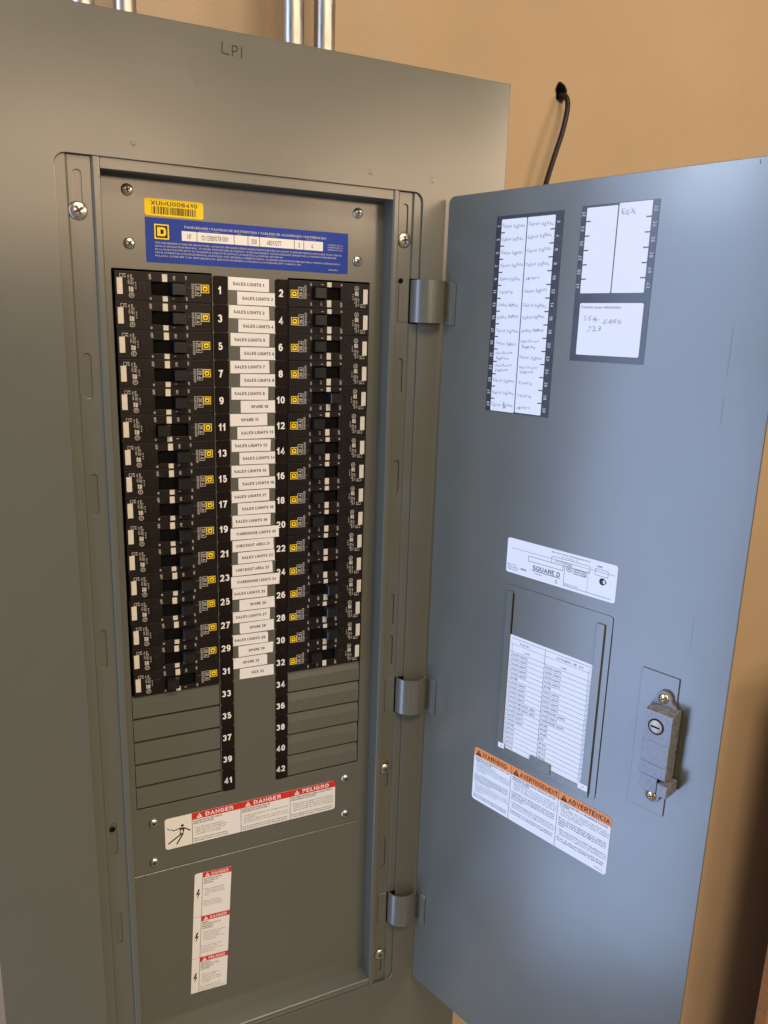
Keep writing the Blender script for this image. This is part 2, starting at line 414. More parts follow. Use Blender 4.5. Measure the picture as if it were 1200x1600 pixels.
strokes(mb, [[(45.4, 200.5), (45.2, 192.6), (51.4, 191.8)], [(54.2, 199.4), (54.0, 191.2)], [(54.2, 199.2), (57.6, 199.3), (58.6, 197.0), (57.2, 195.2), (54.2, 194.9)], [(62.2, 199.2), (62.0, 190.6)]], 0.95, 0.08, 'marker')
put('marker_writing', mb, FP, trim)
mb = MB()
strokes(mb, [[(24, 186), (19, 184), (20, 172), (23, 166)], [(20, 171), (27, 168), (34, 169)]], 3.2, 0.06, 'smudge')
put('grease_smudge', mb, FP, trim)
mb = MB()
strokes(mb, [[(317, 192), (322, 185), (327, 193)], [(322, 185), (321.5, 176)]], 2.2, 0.06, 'smudge')
put('grease_smudge', mb, FP, trim)

# enclosure box behind the trim
mb = MB()
x0, x1, z0, z1 = TL + 13, TR - 13, TB + 13, TT - 12
mb.box(x0, z0, -WALLY + 0.5, x1, z0 + 2, -2.5, 'grey'); mb.box(x0, z1 - 2, -WALLY + 0.5, x1, z1, -2.5, 'grey')
mb.box(x0, z0 + 2, -WALLY + 0.5, x0 + 2, z1 - 2, -2.5, 'grey'); mb.box(x1 - 2, z0 + 2, -WALLY + 0.5, x1, z1 - 2, -2.5, 'grey')
mb.box(x0 + 2, z0 + 2, -WALLY + 0.5, x1 - 2, z1 - 2, -WALLY + 3, 'dark')
put('enclosure_box', mb, FP, PB)

# frame around the opening: outer step, slotted strip, rounded ridge, return to the dead front
def side_frame(sgn):
    """sgn=-1 left, +1 right; a = distance outward from the clear opening edge."""
    e = IL if sgn < 0 else IR
    f = lambda a: e + sgn * a
    out = abs((OL if sgn < 0 else OR_) - e)
    mb = MB()
    strip0, strip1 = 7.2, out - 9.6
    # ridge and return
    poly = [(0.0, -D - 1.0), (0.0, -2.6), (0.5, -1.6), (1.5, -1.15), (5.2, -1.15), (6.2, -1.5), (6.8, -2.6), (7.2, -4.2), (7.2, -6.2), (2.0, -6.2), (2.0, -D - 1.0)]
    mb.prism([(f(a), w) for a, w in poly], OB - 6, OT + 6, 'grey')
    # outer step with a rolled inner edge
    poly = [(strip1, -6.2), (strip1, -4.2), (strip1 + 0.6, -2.9), (strip1 + 1.6, -2.35), (out + 6, -2.35), (out + 6, -6.2)]
    if sgn < 0:
        mb.prism([(f(a), w) for a, w in poly], OB - 6, OT + 6, 'grey')
    else:
        cuts = [(OT + 6, 19.5), (-24.5, -412.0), (-456.0, -694.0), (-738.5, OB - 6)]
        for zt, zb in cuts: mb.prism([(f(a), w) for a, w in poly], zb, zt, 'grey')
    put('frame_ridge', mb, FP, PB)
    # slotted strip
    mb = MB()
    sx = -75.0 if sgn < 0 else 225.0
    slots = [(89, 52), (-58.2, -97), (-164, -201.5), (-312, -350), (-517, -553), (-622, -659.5), (-773, -808)] if sgn < 0 else \
            [(89, 54), (-59, -95.2), (-164.4, -200.7), (-313, -350), (-361.5, -397), (-516, -551), (-619, -658.3), (-774, -808)]
    a0, a1 = sorted((f(strip0), f(strip1)))
    mb.sheet([rr(a0, OB - 5, a1, OT + 5)] + [rr(sx - 3.2, b, sx + 3.2, t, 3.19, 5) for t, b in slots], -4.2, 1.3, 'grey', bevel=0.25)
    mb.rect(a0, OB - 5, a1, OT + 5, -5.75, 'grey')
    put('slotted_strip', mb, FP, PB)
    return sx
side_frame(-1); side_frame(1)
# top and bottom lips
mb = MB()
mb.prism([(IT, -D - 1), (IT, -2.9), (IT + 0.6, -2.2), (OT + 6, -2.2), (OT + 6, -4.5), (IT + 2, -4.5), (IT + 2, -D - 1)], IL + 0.1, IR - 0.1, 'grey', axis='u')
put('top_lip', mb, FP, PB)
mb = MB()
mb.prism([(IB, -D - 1), (IB, -3.2), (IB - 0.8, -2.4), (IB - 4.5, -2.3), (IB - 5.0, -2.75), (IB - 5.5, -2.3), (OB - 6, -2.3), (OB - 6, -4.5), (IB - 2, -4.5), (IB - 2, -D - 1)], IL + 0.1, IR - 0.1, 'grey', axis='u')
put('bottom_lip', mb, FP, PB)
# knockout hole low in the left strip
mb = MB(); mb.flat(circ(-76.3, -524, 3.0, 16), -4.05, 'dark')
put('screw_hole', mb, FP, PB)

def screw_mesh(r, h, key, ang, slot=0.0, fat=1.0):
    mb = MB()
    prof = [(r, -0.4), (r, 0.12 * h)]
    for k in range(1, 7):
        a = math.pi / 2 * k / 7; prof.append((r * math.cos(a) ** 0.9, 0.12 * h + (h * 0.88) * math.sin(a)))
    mb.lathe(prof, 0, 0, 0, key, 24)
    c, s_ = math.cos(ang), math.sin(ang)
    t = 0.15 * r * fat; L = 0.56 * r
    for (dx, dy) in ((c, s_), (-s_, c)):
        nx, ny = -dy * t, dx * t
        q = [(dx * L + nx, dy * L + ny), (-dx * L + nx, -dy * L + ny), (-dx * L - nx, -dy * L - ny), (dx * L - nx, dy * L - ny)]
        mb.add([(x, y, h * 0.70) for x, y in q] + [(x * 0.9, y * 0.9, h * 1.012) for x, y in q], [(0, 1, 5, 4), (1, 2, 6, 5), (2, 3, 7, 6), (3, 0, 4, 7), (4, 5, 6, 7)], 'scratch')  # dark cross set on the dome in place of a shaded recess
    return mb.mesh('screw', True)
for (x, z, r, a) in ((-75.6, 57, 7.6, 0.5), (224.8, 55.3, 7.4, 0.15), (223.6, -526, 6.4, 0.3), (225.4, -782, 7.0, 0.1)):
    put('frame_screw', screw_mesh(r, 3.0, 'steel', a), FP, PB, at=(x, z, -4.1))

# dead front with cutouts for the breakers
mb = MB()
P = 25.4
cutL = rr(-50.0, -20.5 * P - 0.4, 37.8, 14.3, 0.6, 2); cutR = rr(110.8, -20.5 * P - 0.4, 196.8, 14.3, 0.6, 2)
mb.sheet([rr(IL - 1.0, -598.6, IR + 1.0, IT + 3), cutL, cutR], -D, 1.6, 'grey', bevel=0.25)
dead = put('dead_front', mb, FP, PB)
mb = MB()
mb.box(IL - 1.0, IB - 3, -D - 1.2, IR + 1.0, -599.2, -D + 0.28, 'grey', 0.2)
put('lower_cover', mb, FP, dead)
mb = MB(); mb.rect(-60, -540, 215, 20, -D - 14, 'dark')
put('interior_shade_sheet', mb, FP, PB)  # black sheet added to stand in for shade behind the slits
# filler plates: slight fold so the upper part faces up
def filler_mesh(w, fold):
    mb = MB(); h = P - 2.3
    poly = [(h / 2, -5), (h / 2, 0.35 - 1.1 * fold), (h / 2 - 8.5, 0.6), (-h / 2 + 0.8, 0.6), (-h / 2, 0.2), (-h / 2, -5)]
    n = len(poly)
    vv = [(-w / 2, v, q) for v, q in poly] + [(w / 2, v, q - 0.15) for v, q in poly]
    ff = [(i, (i + 1) % n, n + (i + 1) % n, n + i) for i in range(n)] + [tuple(range(n))[::-1], tuple(range(n, 2 * n))]
    return mb.add(vv, ff, 'grey').mesh('filler_plate')
fl, fr = filler_mesh(86.7, 0.6), filler_mesh(84.6, 1.9)
for i in range(16, 21):
    put('filler_plate', fl, FP, dead, at=(-6.2, -P * i + 0.3, -D))
    put('filler_plate', fr, FP, dead, at=(153.4, -P * i + 0.3, -D))
for (x, z, a) in ((-33.9, 79.6, 0.2), (-33.7, 35.7, 0.9), (182.3, 78.8, 0.1), (182.7, 34.1, 0.6), (-34.1, -539.7, 0.5), (-35.0, -586.4, 0.0), (181.8, -539.1, 0.8), (182.6, -585.6, 0.3)):
    put('cover_screw', screw_mesh(5.0, 2.6, 'steel', a, fat=1.1), FP, dead, at=(x, z, -D + 0.3))

# number tiles
for col, cx, x0 in ((0, 45.6, 1), (1, 104.9, 2)):
    for i in range(21):
        nstr = str(x0 + 2 * i)
        mb = MB()
        h = P / 2 - 0.12
        o = [(6.9, h - 1.3), (5.7, h), (-5.7, h), (-6.9, h - 1.3), (-6.9, -h + 1.3), (-5.7, -h), (5.7, -h), (6.9, -h + 1.3)]
        mb.sheet([o], 0.9, 0.9, 'tile', bevel=0.2)
        mb.text(nstr, -0.9 if col == 0 else -1.3, -3.6, 7.0, 0.96, 'digit', bold=0.022, align='C', res=3, spacing=0.94)
        put('number_tile', mb, FP, dead, at=(cx, -P * i, -D))

# paper circuit labels between the number columns
CL = {1: (52.9, 92.3), 2: (61.4, 98.6), 3: (53.3, 92.4), 4: (62.2, 98.6), 5: (54.5, 92.3), 6: (63.6, 98.9), 7: (54.0, 92.4), 8: (63.4, 98.7), 9: (54.6, 91.0), 10: (63.6, 99.4),
      11: (52.8, 90.0), 12: (60.0, 97.6), 13: (54.0, 93.3), 14: (61.7, 98.4), 15: (53.6, 91.8), 16: (60.4, 98.6), 17: (53.4, 91.8), 18: (59.5, 98.0), 19: (53.8, 93.0), 20: (51.6, 101.6),
      21: (53.5, 96.3), 22: (59.0, 97.3), 23: (53.0, 95.2), 24: (51.4, 102.2), 25: (52.8, 89.4), 26: (59.8, 97.3), 27: (52.8, 92.0), 28: (59.8, 96.3), 29: (51.6, 90.0), 30: (58.2, 95.3), 31: (51.8, 89.0), 32: (59.3, 96.2)}
TX = {}
for i in range(1, 33): TX[i] = 'SALES LIGHTS %d' % i
for i in (10, 11, 26, 28, 30, 31): TX[i] = 'SPARE %d' % i
TX[20] = 'WAREHOUSE LIGHTS 20'; TX[24] = 'WAREHOUSE LIGHTS 24'; TX[21] = 'CHECKOUT AREA 21'; TX[23] = 'CHECKOUT AREA 23'; TX[32] = 'EGX 32'
for i in range(1, 33):
    a, b = CL[i]; wdt = b - a
    mb = MB()
    lift = 1.15 if i in (20, 24) else 0.35
    sk = random.uniform(-0.5, 0.5)
    o = [(wdt / 2 + sk, 5.9), (-wdt / 2 - 0.2 * sk, 5.9 + random.uniform(-.2, .2)), (-wdt / 2 + 0.3 * sk, -5.9), (wdt / 2 - 0.3 * sk, -5.9 + random.uniform(-.2, .2))]
    if i in (28,): o = rr(-wdt / 2, -5.9, wdt / 2, 5.9, 2.2, 3, (0, 0, 1, 0))
    if i in (29, 31): o = rr(-wdt / 2, -5.9, wdt / 2, 5.9, 2.0, 3, (1, 0, 0, 0))
    mb.sheet([o], lift, 0.25, 'cream')
    long = len(TX[i]) > 14
    off = 1.1 if i % 2 == 0 else -0.2
    if 'SPARE' in TX[i] or 'EGX' in TX[i]: off = 0.9
    mb.text(TX[i], off, -1.4, 2.9, lift + 0.06, 'ink', bold=0.019, align='C', width=len(TX[i]) * (2.12 if not long else 2.16), res=2)
    put('circuit_label', mb, FP, dead, label='white paper label reading %s' % TX[i], at=((a + b) / 2, 6.3 - P / 2 * (i - 1), -D), rot=math.radians(random.uniform(-0.9, 0.7)))

# ---- stickers on the dead front
mb = MB()
mb.sheet([rr(0, 0, 51.2, 14.3, 2.0, 4)], 0.4, 0.3, 'yellow2')
mb.text('XUMU008410', 25.6, 8.9, 3.4, 0.47, 'ink', bold=0.006, align='C', width=40.5, res=3)
rnd = random.Random(3); x = 6.0
while x < 44.5:
    bw = rnd.choice((0.35, 0.35, 0.7, 1.0)); mb.rect(x, 1.7, x + bw, 7.9, 0.47, 'ink'); x += bw + rnd.choice((0.3, 0.4, 0.8))
put('barcode_sticker', mb, FP, dead, label='yellow barcode sticker reading XUMU008410', at=(-19.8, 60.2, -D))

def squareD(mb, cx, cy, s, w, ykey, dkey, rot=0.0):
    """framed square emblem with a letter D inside"""
    a = math.radians(rot)
    R = lambda lp: [(cx + x * math.cos(a) - y * math.sin(a), cy + x * math.sin(a) + y * math.cos(a)) for x, y in lp]
    k = s / 2
    mb.flat(R(rr(-k, -k, k, k)), w, ykey)
    mb.flat(R(rr(-k * .82, -k * .82, k * .82, k * .82)), w + 0.05, dkey)
    mb.flat(R(rr(-k * .48, -k * .60, k * .60, k * .60, k * .36, 3, (1, 0, 0, 1))), w + 0.10, ykey)
    mb.flat(R([(-k * .62, -k * .60), (-k * .48, -k * .60), (-k * .48, k * .60), (-k * .62, k * .60)]), w + 0.10, ykey)
    mb.flat(R(rr(-k * .16, -k * .30, k * .28, k * .30, k * .16, 2, (1, 0, 0, 1))), w + 0.15, dkey)
mb = MB()
BW, BH = 192.3, 37.8
mb.sheet([rr(0, 0, BW, BH)], 0.3, 0.25, 'blue')
squareD(mb, 14.0, 26.3, 12.6, 0.36, 'yellow', 'ink')
mb.text('PANELBOARD / PANNEAU DE DISTRIBUTION / TABLERO DE ALUMBRADO / DISTRIBUCION', 34, 30.8, 2.0, 0.36, 'print', bold=0.02, width=135)
mb.rect(31.5, 20.0, 166, 28.3, 0.36, 'cream')
for x in (45, 79, 92, 103, 137, 146.5): mb.rect(x - .25, 20.0, x + .25, 28.3, 0.42, 'ink')
for s_, x in (('NF', 38.2), ('12-12881078-001', 61), ('250', 97.5), ('480Y/277', 117), ('3', 141.7), ('4', 155)):
    mb.text(s_, x, 21.7, 4.2, 0.42, 'ink', align='C', xs=0.62, bold=0.0)
for s_, x in (('CAT. NO. / NO. DE CAT. / NO. DE CAT.', 47), ('SERIES', 82), ('AMP', 95), ('VOLTS / VOLTAJE', 110), ('PH', 140), ('WIRE / FILS / HILOS', 149)):
    mb.text(s_, x, 28.9, 0.9, 0.36, 'print')
for k, s_ in enumerate(('MADE IN U.S.A.', 'FABRIQUE AUX E.-U.', 'HECHO EN E.U.A.')): mb.text(s_, 171, 25.5 - 2.2 * k, 1.2, 0.36, 'print', bold=0.015, width=16)
BT = ('THIS MAIN BREAKER, IF USED FOR SERVICE PANEL, AUTOMATIC TRIP IS INDICATED BY HANDLE POSITION BETWEEN ON AND OFF. TO RESTORE SERVICE MOVE HANDLE TO OFF THEN ON.',
      'DANS LE DISJONCTEUR PRINCIPAL, SI UTILISE, POUR DEFAIRE LE COURANT, LE DECLENCHEMENT AUTOMATIQUE EST INDIQUE PAR LA POSITION INTERMEDIAIRE',
      'DE LA MANETTE ENTRE OFF ET ON. RAMENER LE COURANT EN METTANT LA MANETTE A LA POSITION OFF PUIS ON.',
      'CON EL INTERRUPTOR AUTOMATICO PRINCIPAL, SI SE UTILIZA, PARA OBTENER LA CORRIENTE NORMAL, EL DISPARO AUTOMATICO ES INDICADO POR LA POSICION INTERMEDIA DE LA',
      'PALANCA, ENTRE OFF Y ON. RESTABLEZCA EL SERVICIO MOVIENDO LA PALANCA A LA POSICION OFF Y LUEGO A ON.')
for k, (s_, wd) in enumerate(zip(BT, (178, 172, 118, 176, 136))): mb.text(s_, 8.0, 16.2 - 2.75 * k, 1.45, 0.36, 'print', bold=0.012, width=wd, res=1)
mb.text('80113-508-01', 182, 2.4, 1.3, 0.36, 'print', align='R', bold=0.015)
put('rating_sticker', mb, FP, dead, label='blue rating sticker with PANELBOARD lettering', at=(-19.8, 21.0, -D))

def warn_tri(mb, cx, cy, s, w, k1, k2):
    mb.flat([(cx - s * .58, cy), (cx + s * .58, cy), (cx, cy + s)], w, k1)
    mb.rect(cx - s * .06, cy + s * .30, cx + s * .06, cy + s * .68, w + 0.05, k2); mb.rect(cx - s * .06, cy + s * .12, cx + s * .06, cy + s * .22, w + 0.05, k2)
def para(mb, lines, x, y, h, lead, w, key='ink', maxw=None, bold=0.0):
    for ln in lines:
        b = bold
        if ln.startswith('*'): ln = ln[1:]; b = 0.018
        if ln.strip():
            mb.text(ln.lstrip(), x + (len(ln) - len(ln.lstrip())) * h * .5, y, h, w, key, bold=b, res=1, width=None if not maxw or len(ln) < 30 else maxw)
        y -= lead
    return y

mb = MB()
GW, GH = 192.4, 36.8
mb.sheet([rr(0, 0, GW, GH, 3, 4)], 0.35, 0.3, 'cream')
c0, c1, c2 = 28.5, 81.5, 138.0
mb.sheet([rr(c0, GH - 8.0, GW, GH, 3, 4, (1, 0, 0, 0))], 0.41, 0.05, 'red')
for x in (c0, c1, c2): mb.rect(x - 0.25, 0.3, x + 0.25, GH - (8 if x != c0 else 0.3), 0.43, 'ink')
for x in (c1, c2): mb.rect(x - 0.15, GH - 8, x + 0.15, GH, 0.46, 'ink')
for x, s_, wd in ((c0, 'DANGER', 30), (c1, 'DANGER', 31), (c2, 'PELIGRO', 32)):
    warn_tri(mb, x + 8, GH - 6.9, 5.6, 0.47, 'white', 'red')
    mb.text(s_, x + 14.5, GH - 6.4, 4.7, 0.47, 'white', bold=0.02, width=wd, res=3)
para(mb, ('*HAZARD OF ELECTRIC SHOCK,', '*BURN OR EXPLOSION', '', '- Turn off power supplying this', '  equipment before working inside.', '- Close and secure all covers and', '  trims before re-energizing.', '', '*Failure to follow these instructions', '*will result in death or serious injury.'), c0 + 1.5, GH - 10.9, 1.75, 2.65, 0.43)
para(mb, ('*RISQUE D\'ELECTROCUTION, DE', '*BRULURES OU D\'EXPLOSION', '', '- Coupez l\'alimentation de cet appareil avant', '  d\'y travailler.', '- Fermez et fixez tous les couvercles et les', '  garnitures avant de remettre le courant.', '', '*Si ces precautions ne sont pas respectees,', '*cela entrainera la mort ou des blessures graves.'), c1 + 1.5, GH - 10.9, 1.75, 2.65, 0.43, maxw=52)
para(mb, ('*PELIGRO DE DESCARGA ELECTRICA,', '*QUEMADURAS O EXPLOSION', '', '- Desenergice el equipo antes de efectuar', '  cualquier trabajo en su interior.', '- Cierre y asegure todas las tapas y los', '  marcos antes de volver a energizar.', '', '*El incumplimiento de estas precauciones', '*podra causar la muerte o lesiones serias.'), c2 + 1.5, GH - 10.9, 1.75, 2.65, 0.43, maxw=50)
# falling figure struck by a bolt
mb.flat(circ(18.2, 25.2, 1.6, 14), 0.43, 'ink')
mb.flat([(15.2, 23.2), (20.6, 22.4), (18.8, 13.8), (15.4, 14.6)], 0.43, 'ink')
for a, b, t in (((16, 22.6), (8.5, 21.0), 1.1), ((20, 21.8), (26.6, 17.2), 1.3), ((16.4, 15), (2.8, 6.6), 1.5), ((18.2, 14.6), (11.6, 4.0), 1.5)): mb.line(*a, *b, t, 0.45, 'ink')
mb.flat([(16.6, 20.6), (18.8, 20.2), (17.6, 18.2), (19.2, 17.8), (16.8, 15.2), (17.2, 17.0), (15.9, 17.4)], 0.50, 'cream')
for a, b in (((8.6, 20.8), (7.2, 23.2)), ((7.2, 23.2), (5.4, 22.8)), ((5.4, 22.8), (2.2, 25.4))): mb.line(*a, *b, 0.7, 0.46, 'ink')
put('danger_sticker', mb, FP, dead, label='wide red and white danger sticker with falling figure', at=(-23.0, -575.4, -D))

mb = MB()
VW, VH = 40.6, 154.2
mb.sheet([rr(0, 0, VW, VH, 2.6, 3, (0, 1, 0, 0))], 0.35, 0.3, 'cream')
mb.rect(8.6, 0, 9.0, VH - 1, 0.42, 'ink')
cells = (('DANGER', VH, ('*HAZARD OF ELECTRIC', '*SHOCK, BURN OR', '*EXPLOSION', '', '', '- Before energizing panel', '  install all unused spaces', '  must be filled with blank', '  fillers.', '', '', 'Failure to follow this', 'instruction will result in', 'death or serious injury.')),
         ('DANGER', VH - 55.2, ('*RISQUE', '*D\'ELECTROCUTION, DE', '*BRULURES OU', '*D\'EXPLOSION', '', '- Avant de mettre le panneau', '  sous tension, tous les', '  espaces non utilises', '  doivent etre couverts avec', '  des obturateurs.', '', '', 'Si cette precaution n\'est', 'pas respectee, cela', 'entrainera la mort ou des', 'blessures graves.')),
         ('PELIGRO', VH - 108.4, ('*PELIGRO DE', '*DESCARGA ELECTRICA,', '*QUEMADURAS O', '*EXPLOSION', '', '', '- Antes de energizar el', '  tablero todos los', '  espacios sin usar deben', '  ser cubiertos con placas', '  de relleno.', '', 'El incumplimiento de esta', 'instruccion podra causar', 'la muerte o lesiones', 'serias.')))
for t_, y, tx in cells:
    mb.rect(9.0, y - 6.4, VW, y, 0.42, 'red')
    if y < VH: mb.rect(0, y - 0.15, 9, y + 0.15, 0.42, 'inkgrey')
    warn_tri(mb, 14.0, y - 5.6, 4.6, 0.48, 'cream', 'red')
    mb.text(t_, 18.6, y - 5.2, 3.7, 0.48, 'cream', bold=0.015, width=18.5)
    para(mb, tx, 10.2, y - 9.4, 1.55, 2.55, 0.42, 'ink')
    b = y - 26
    mb.flat([(4.6, b + 6.5), (2.0, b - 1.0), (4.3, b - 0.2), (3.2, b - 6.5), (6.8, b + 1.6), (4.5, b + 0.9), (6.2, b + 5.6)], 0.44, 'ink')
mb.text('80043-055-01', VW - 1.5, 2.0, 0.95, 0.42, 'inkgrey', align='R')
put('vertical_danger_sticker', mb, FP, dead, label='tall narrow danger sticker with lightning bolts', at=(-1.6, -767.6, -D + 0.33), rot=math.radians(-3.05))

# ------------------------------------------------------------------ hinges
def hinge_mesh(h):
    mb = MB()
    bx, by = HX / MM, -HY / MM                 # door hinge corner in panel (u, w)
    dx, dw = math.cos(ANG), math.sin(ANG)
    A = (233.6, -3.5); B = (bx + dx * 1.5 - 1.3, by + dw * 1.5 + 0.5)
    mid = ((A[0] + B[0]) / 2, (A[1] + B[1]) / 2); ln = math.hypot(B[0] - A[0], B[1] - A[1])
    nx, nw = -(B[1] - A[1]) / ln, (B[0] - A[0]) / ln
    sag = 12.0
    R = (ln * ln / 4 + sag * sag) / (2 * sag); cx, cw = mid[0] - nx * (R - sag), mid[1] - nw * (R - sag)
    a0 = math.atan2(A[1] - cw, A[0] - cx); a1 = math.atan2(B[1] - cw, B[0] - cx)
    N_ = 20; t = 1.6
    vv = []; ff = []
    pts = []
    for i in range(N_ + 1):
        a = a0 + (a1 - a0) * i / N_; pts.append((cx + R * math.cos(a), cw + R * math.sin(a), cx + (R - t) * math.cos(a), cw + (R - t) * math.sin(a)))
    for p in pts:
        vv += [(p[0], h / 2, p[1]), (p[0], -h / 2, p[1]), (p[2], h / 2, p[3]), (p[2], -h / 2, p[3])]
    for i in range(N_):
        q = 4 * i; r_ = q + 4
        ff += [(q, r_, r_ + 1, q + 1), (q + 2, q + 3, r_ + 3, r_ + 2), (q, q + 2, r_ + 2, r_), (q + 1, r_ + 1, r_ + 3, q + 3)]
    ff += [(0, 1, 3, 2), (4 * N_, 4 * N_ + 2, 4 * N_ + 3, 4 * N_ + 1)]
    mb.add(vv, ff, 'hinge')
    return mb.mesh('hinge', True)
hm = hinge_mesh(41.4)
for zc in (-2.4, -433.8, -715.6):
    h = put('hinge', hm, FP, PB, at=(0, zc, 0))
    mb = MB(); mb.box(220.5, -20.6, -6, 231.2, 20.6, -3.3, 'grey', 0.3)
    put('hinge_leaf', mb, FP, h, at=(0, zc, 0))
    mb = MB(); mb.rect(231.0, -21.2, 246, 21.2, -5.6, 'dark')
    put('hinge_slot', mb, FP, h, at=(0, zc, 0))
    # flange welded on the door face, with one clipped corner
    mb = MB(); mb.sheet([[(0.6, -20.7), (15.4, -20.7 - 0.6), (15.4, 17.6), (11.5, 20.7), (0.6, 20.7)]], 1.4, 1.3, 'hinge', bevel=0.2)
    mb.sheet([[(0.3, -21.0), (16.0, -21.5), (16.0, 17.9), (11.8, 21.1), (0.3, 21.1)]], 0.12, 0.1, 'scratch')  # thin dark outline, just wider than the flange
    put('hinge_flange', mb, FD, h, at=(0, zc - 1.0, 0))
mb = MB(); mb.flat(circ(222.3, 16.6, 2.6, 14), -3.15, 'dark')
put('screw_hole', mb, FP, PB)

# ------------------------------------------------------------------ door
DT, DB, DW = 98.3, -823.7, 330.5
mb = MB()
mb.sheet([rr(0, DB, DW, DT, 7, 5, (0, 1, 1, 0))], 0, 1.9, 'grey', bevel=0.4)
door = put('door', mb, FD, PB, label='grey door swung open, bluish in the daylight')
# stiffener spot lines and scratches
for (s0, z0_, s1, z1_, t) in ((296.5, -20, 296.3, -58, 0.15), (296.2, -72, 296.0, -96, 0.18), (295.4, -252, 295.6, -284, 0.18), (31.6, -432, 31.8, -448, 0.7), (300, 96.5, 300.4, 93.5, 0.5)):
    mb = MB(); mb.line(s0, z0_, s1, z1_, t, 0.06, 'scratch'); put('scratch', mb, FD, door)

# --- circuit index cards
def hand(mb, s_, x, y, h, w, key='pencil', wd=None):
    mb.text(s_, x, y, h, w, key, bold=-0.003, wob=0.26, res=1, width=wd, shear=random.uniform(-.12, .12), rot=random.uniform(-2.5, 4.5))
mb = MB()
CW_, CH_ = 74.4, 180.8                    # card 1, origin bottom left (62.2, -105.4)
mb.sheet([rr(0, 0, CW_, CH_, 0.6, 2)], 0.3, 0.25, 'card')
for (xa, xb) in ((6.2, 35.0), (36.0, 66.0)): mb.sheet([rr(xa, 0.6 if xa < 20 else 1.2, xb, CH_ - 3.2, 1.0, 2)], 0.38, 0.06, 'white')
RP = (CH_ - 3.2 - 0.6) / 15
LT = ['Sales lights'] * 5 + ['spare'] + ['Sales lights'] * 4 + ['checkout|lights', 'checkout|lights'] + ['Sales lights'] * 3
RT = ['Sales lights'] * 4 + ['spare'] + ['Sales lights'] * 4 + ['warehouse|lights', 'Sales lights', 'warehouse|lights', 'spare', 'spare', 'spare']
for r in range(15):
    yt = CH_ - 3.2 - RP * r; ym = yt - RP / 2
    mb.text(str(2 * r + 1), 4.6, ym, 3.3, 0.36, 'print', bold=0.02, align='C', rot=90, res=2)
    mb.text(str(2 * r + 2), 67.8, ym, 3.3, 0.36, 'print', bold=0.02, align='C', rot=-90, res=2)
    if r < 14:
        mb.rect(6.0, yt - RP - .5, 10.4, yt - RP + .5, 0.44, 'card'); mb.rect(61.6, yt - RP - .5, 66.2, yt - RP + .5, 0.44, 'card')
    for (tx, xa, full) in ((LT[r], 7.6, 26), (RT[r], 37.4, 27)):
        pr = tx.split('|')
        if len(pr) == 2:
            hand(mb, pr[0], xa, ym + 1.0, 2.6, 0.45, 'pencil', 21); hand(mb, pr[1], xa + 2, ym - 3.6, 2.6, 0.45, 'pencil', 15)
        elif 'spare' in tx: hand(mb, tx, xa + 1, ym - 1.4, 3.0, 0.45, 'pencil', 15.5)
        else: hand(mb, tx, xa, ym - 1.3, 2.9, 0.45, 'pencil', full - random.uniform(0, 2.5))
mb.line(23.0, 3.6, 22.4, 9.8, 0.9, 0.46, 'inkgrey')
put('circuit_index_card', mb, FD, door, label='long circuit index card with handwritten rows 1 to 30', at=(62.2, -105.4, 0))
mb = MB()
C2W, C2H = 71.6, 129.2                    # card 2, origin (154.6, -52.4)
mb.sheet([rr(0, 0, C2W, C2H, 0.6, 2)], 0.3, 0.25, 'card')
for (xa, xb) in ((5.2, 34.6), (35.7, 65.4)): mb.sheet([rr(xa, 57.6, xb, C2H - (0.5 if xa > 20 else 1.8), 0.8, 2)], 0.38, 0.06, 'white')
mb.sheet([rr(6.2, 5.6, 66.6, 49.4, 1.2, 2)], 0.38, 0.06, 'white')
RP = (C2H - 1 - 57.6) / 6
for r in range(6):
    yt = C2H - 1 - RP * r; ym = yt - RP / 2
    mb.text(str(31 + 2 * r), 3.9, ym, 3.3, 0.36, 'print', bold=0.02, align='C', rot=90)
    mb.text(str(32 + 2 * r), 67.0, ym, 3.3, 0.36, 'print', bold=0.02, align='C', rot=-90)
    if r < 5: mb.rect(5.0, yt - RP - .5, 9.6, yt - RP + .5, 0.44, 'card'); mb.rect(60.8, yt - RP - .5, 65.6, yt - RP + .5, 0.44, 'card')
hand(mb, 'EgX', 38.5, C2H - 9.6, 4.4, 0.45, 'palepencil', 13)
mb.text('Contact your electrician.', 7.6, 45.0, 2.3, 0.45, 'inkgrey', width=39)
hand(mb, '554-', 11.0, 34.5, 4.0, 0.45, 'palepencil', 16); hand(mb, '723', 15.5, 25.8, 4.3, 0.45, 'palepencil', 13.5); hand(mb, '5486', 31.0, 32.0, 4.0, 0.45, 'palepencil', 17); mb.line(29, 33.0, 31, 33.3, .4, .45, 'palepencil')
put('contact_card', mb, FD, door, label='short index card with EGX entry and electrician contact box', at=(154.6, -52.4, 0))

# --- maker's nameplate
mb = MB()
NW, NH = 122.0, 35.2
mb.sheet([rr(0, 0, NW, NH, 2.4, 4)], 0.35, 0.3, 'white')
mb.line(5.5, 25.4, NW - 2, 25.4, 0.3, 0.42, 'inkgrey')
mb.text('TRIM / FRONT FOR USE WITH PANELBOARD TYPE NF', 52, 31.6, 1.2, 0.42, 'inkgrey', bold=.01, width=42); mb.text('No. de catalogue / Cat.', 63, 29.2, 1.1, 0.42, 'inkgrey', width=19)
mb.frame(52.5, 21.4, 94.5, 28.2, .35, .42, 'inkgrey'); mb.text('CAN 27BS0553351', 56, 23.2, 2.6, .42, 'pencil', xs=0.7)
mb.text('SERIE', 101.5, 29.4, 1.6, .42, 'inkgrey', bold=.02); mb.frame(99.5, 21.6, 113, 27.8, .35, .42, 'inkgrey')
mb.frame(26, 16.6, 66, 21.8, .4, .42, 'ink')
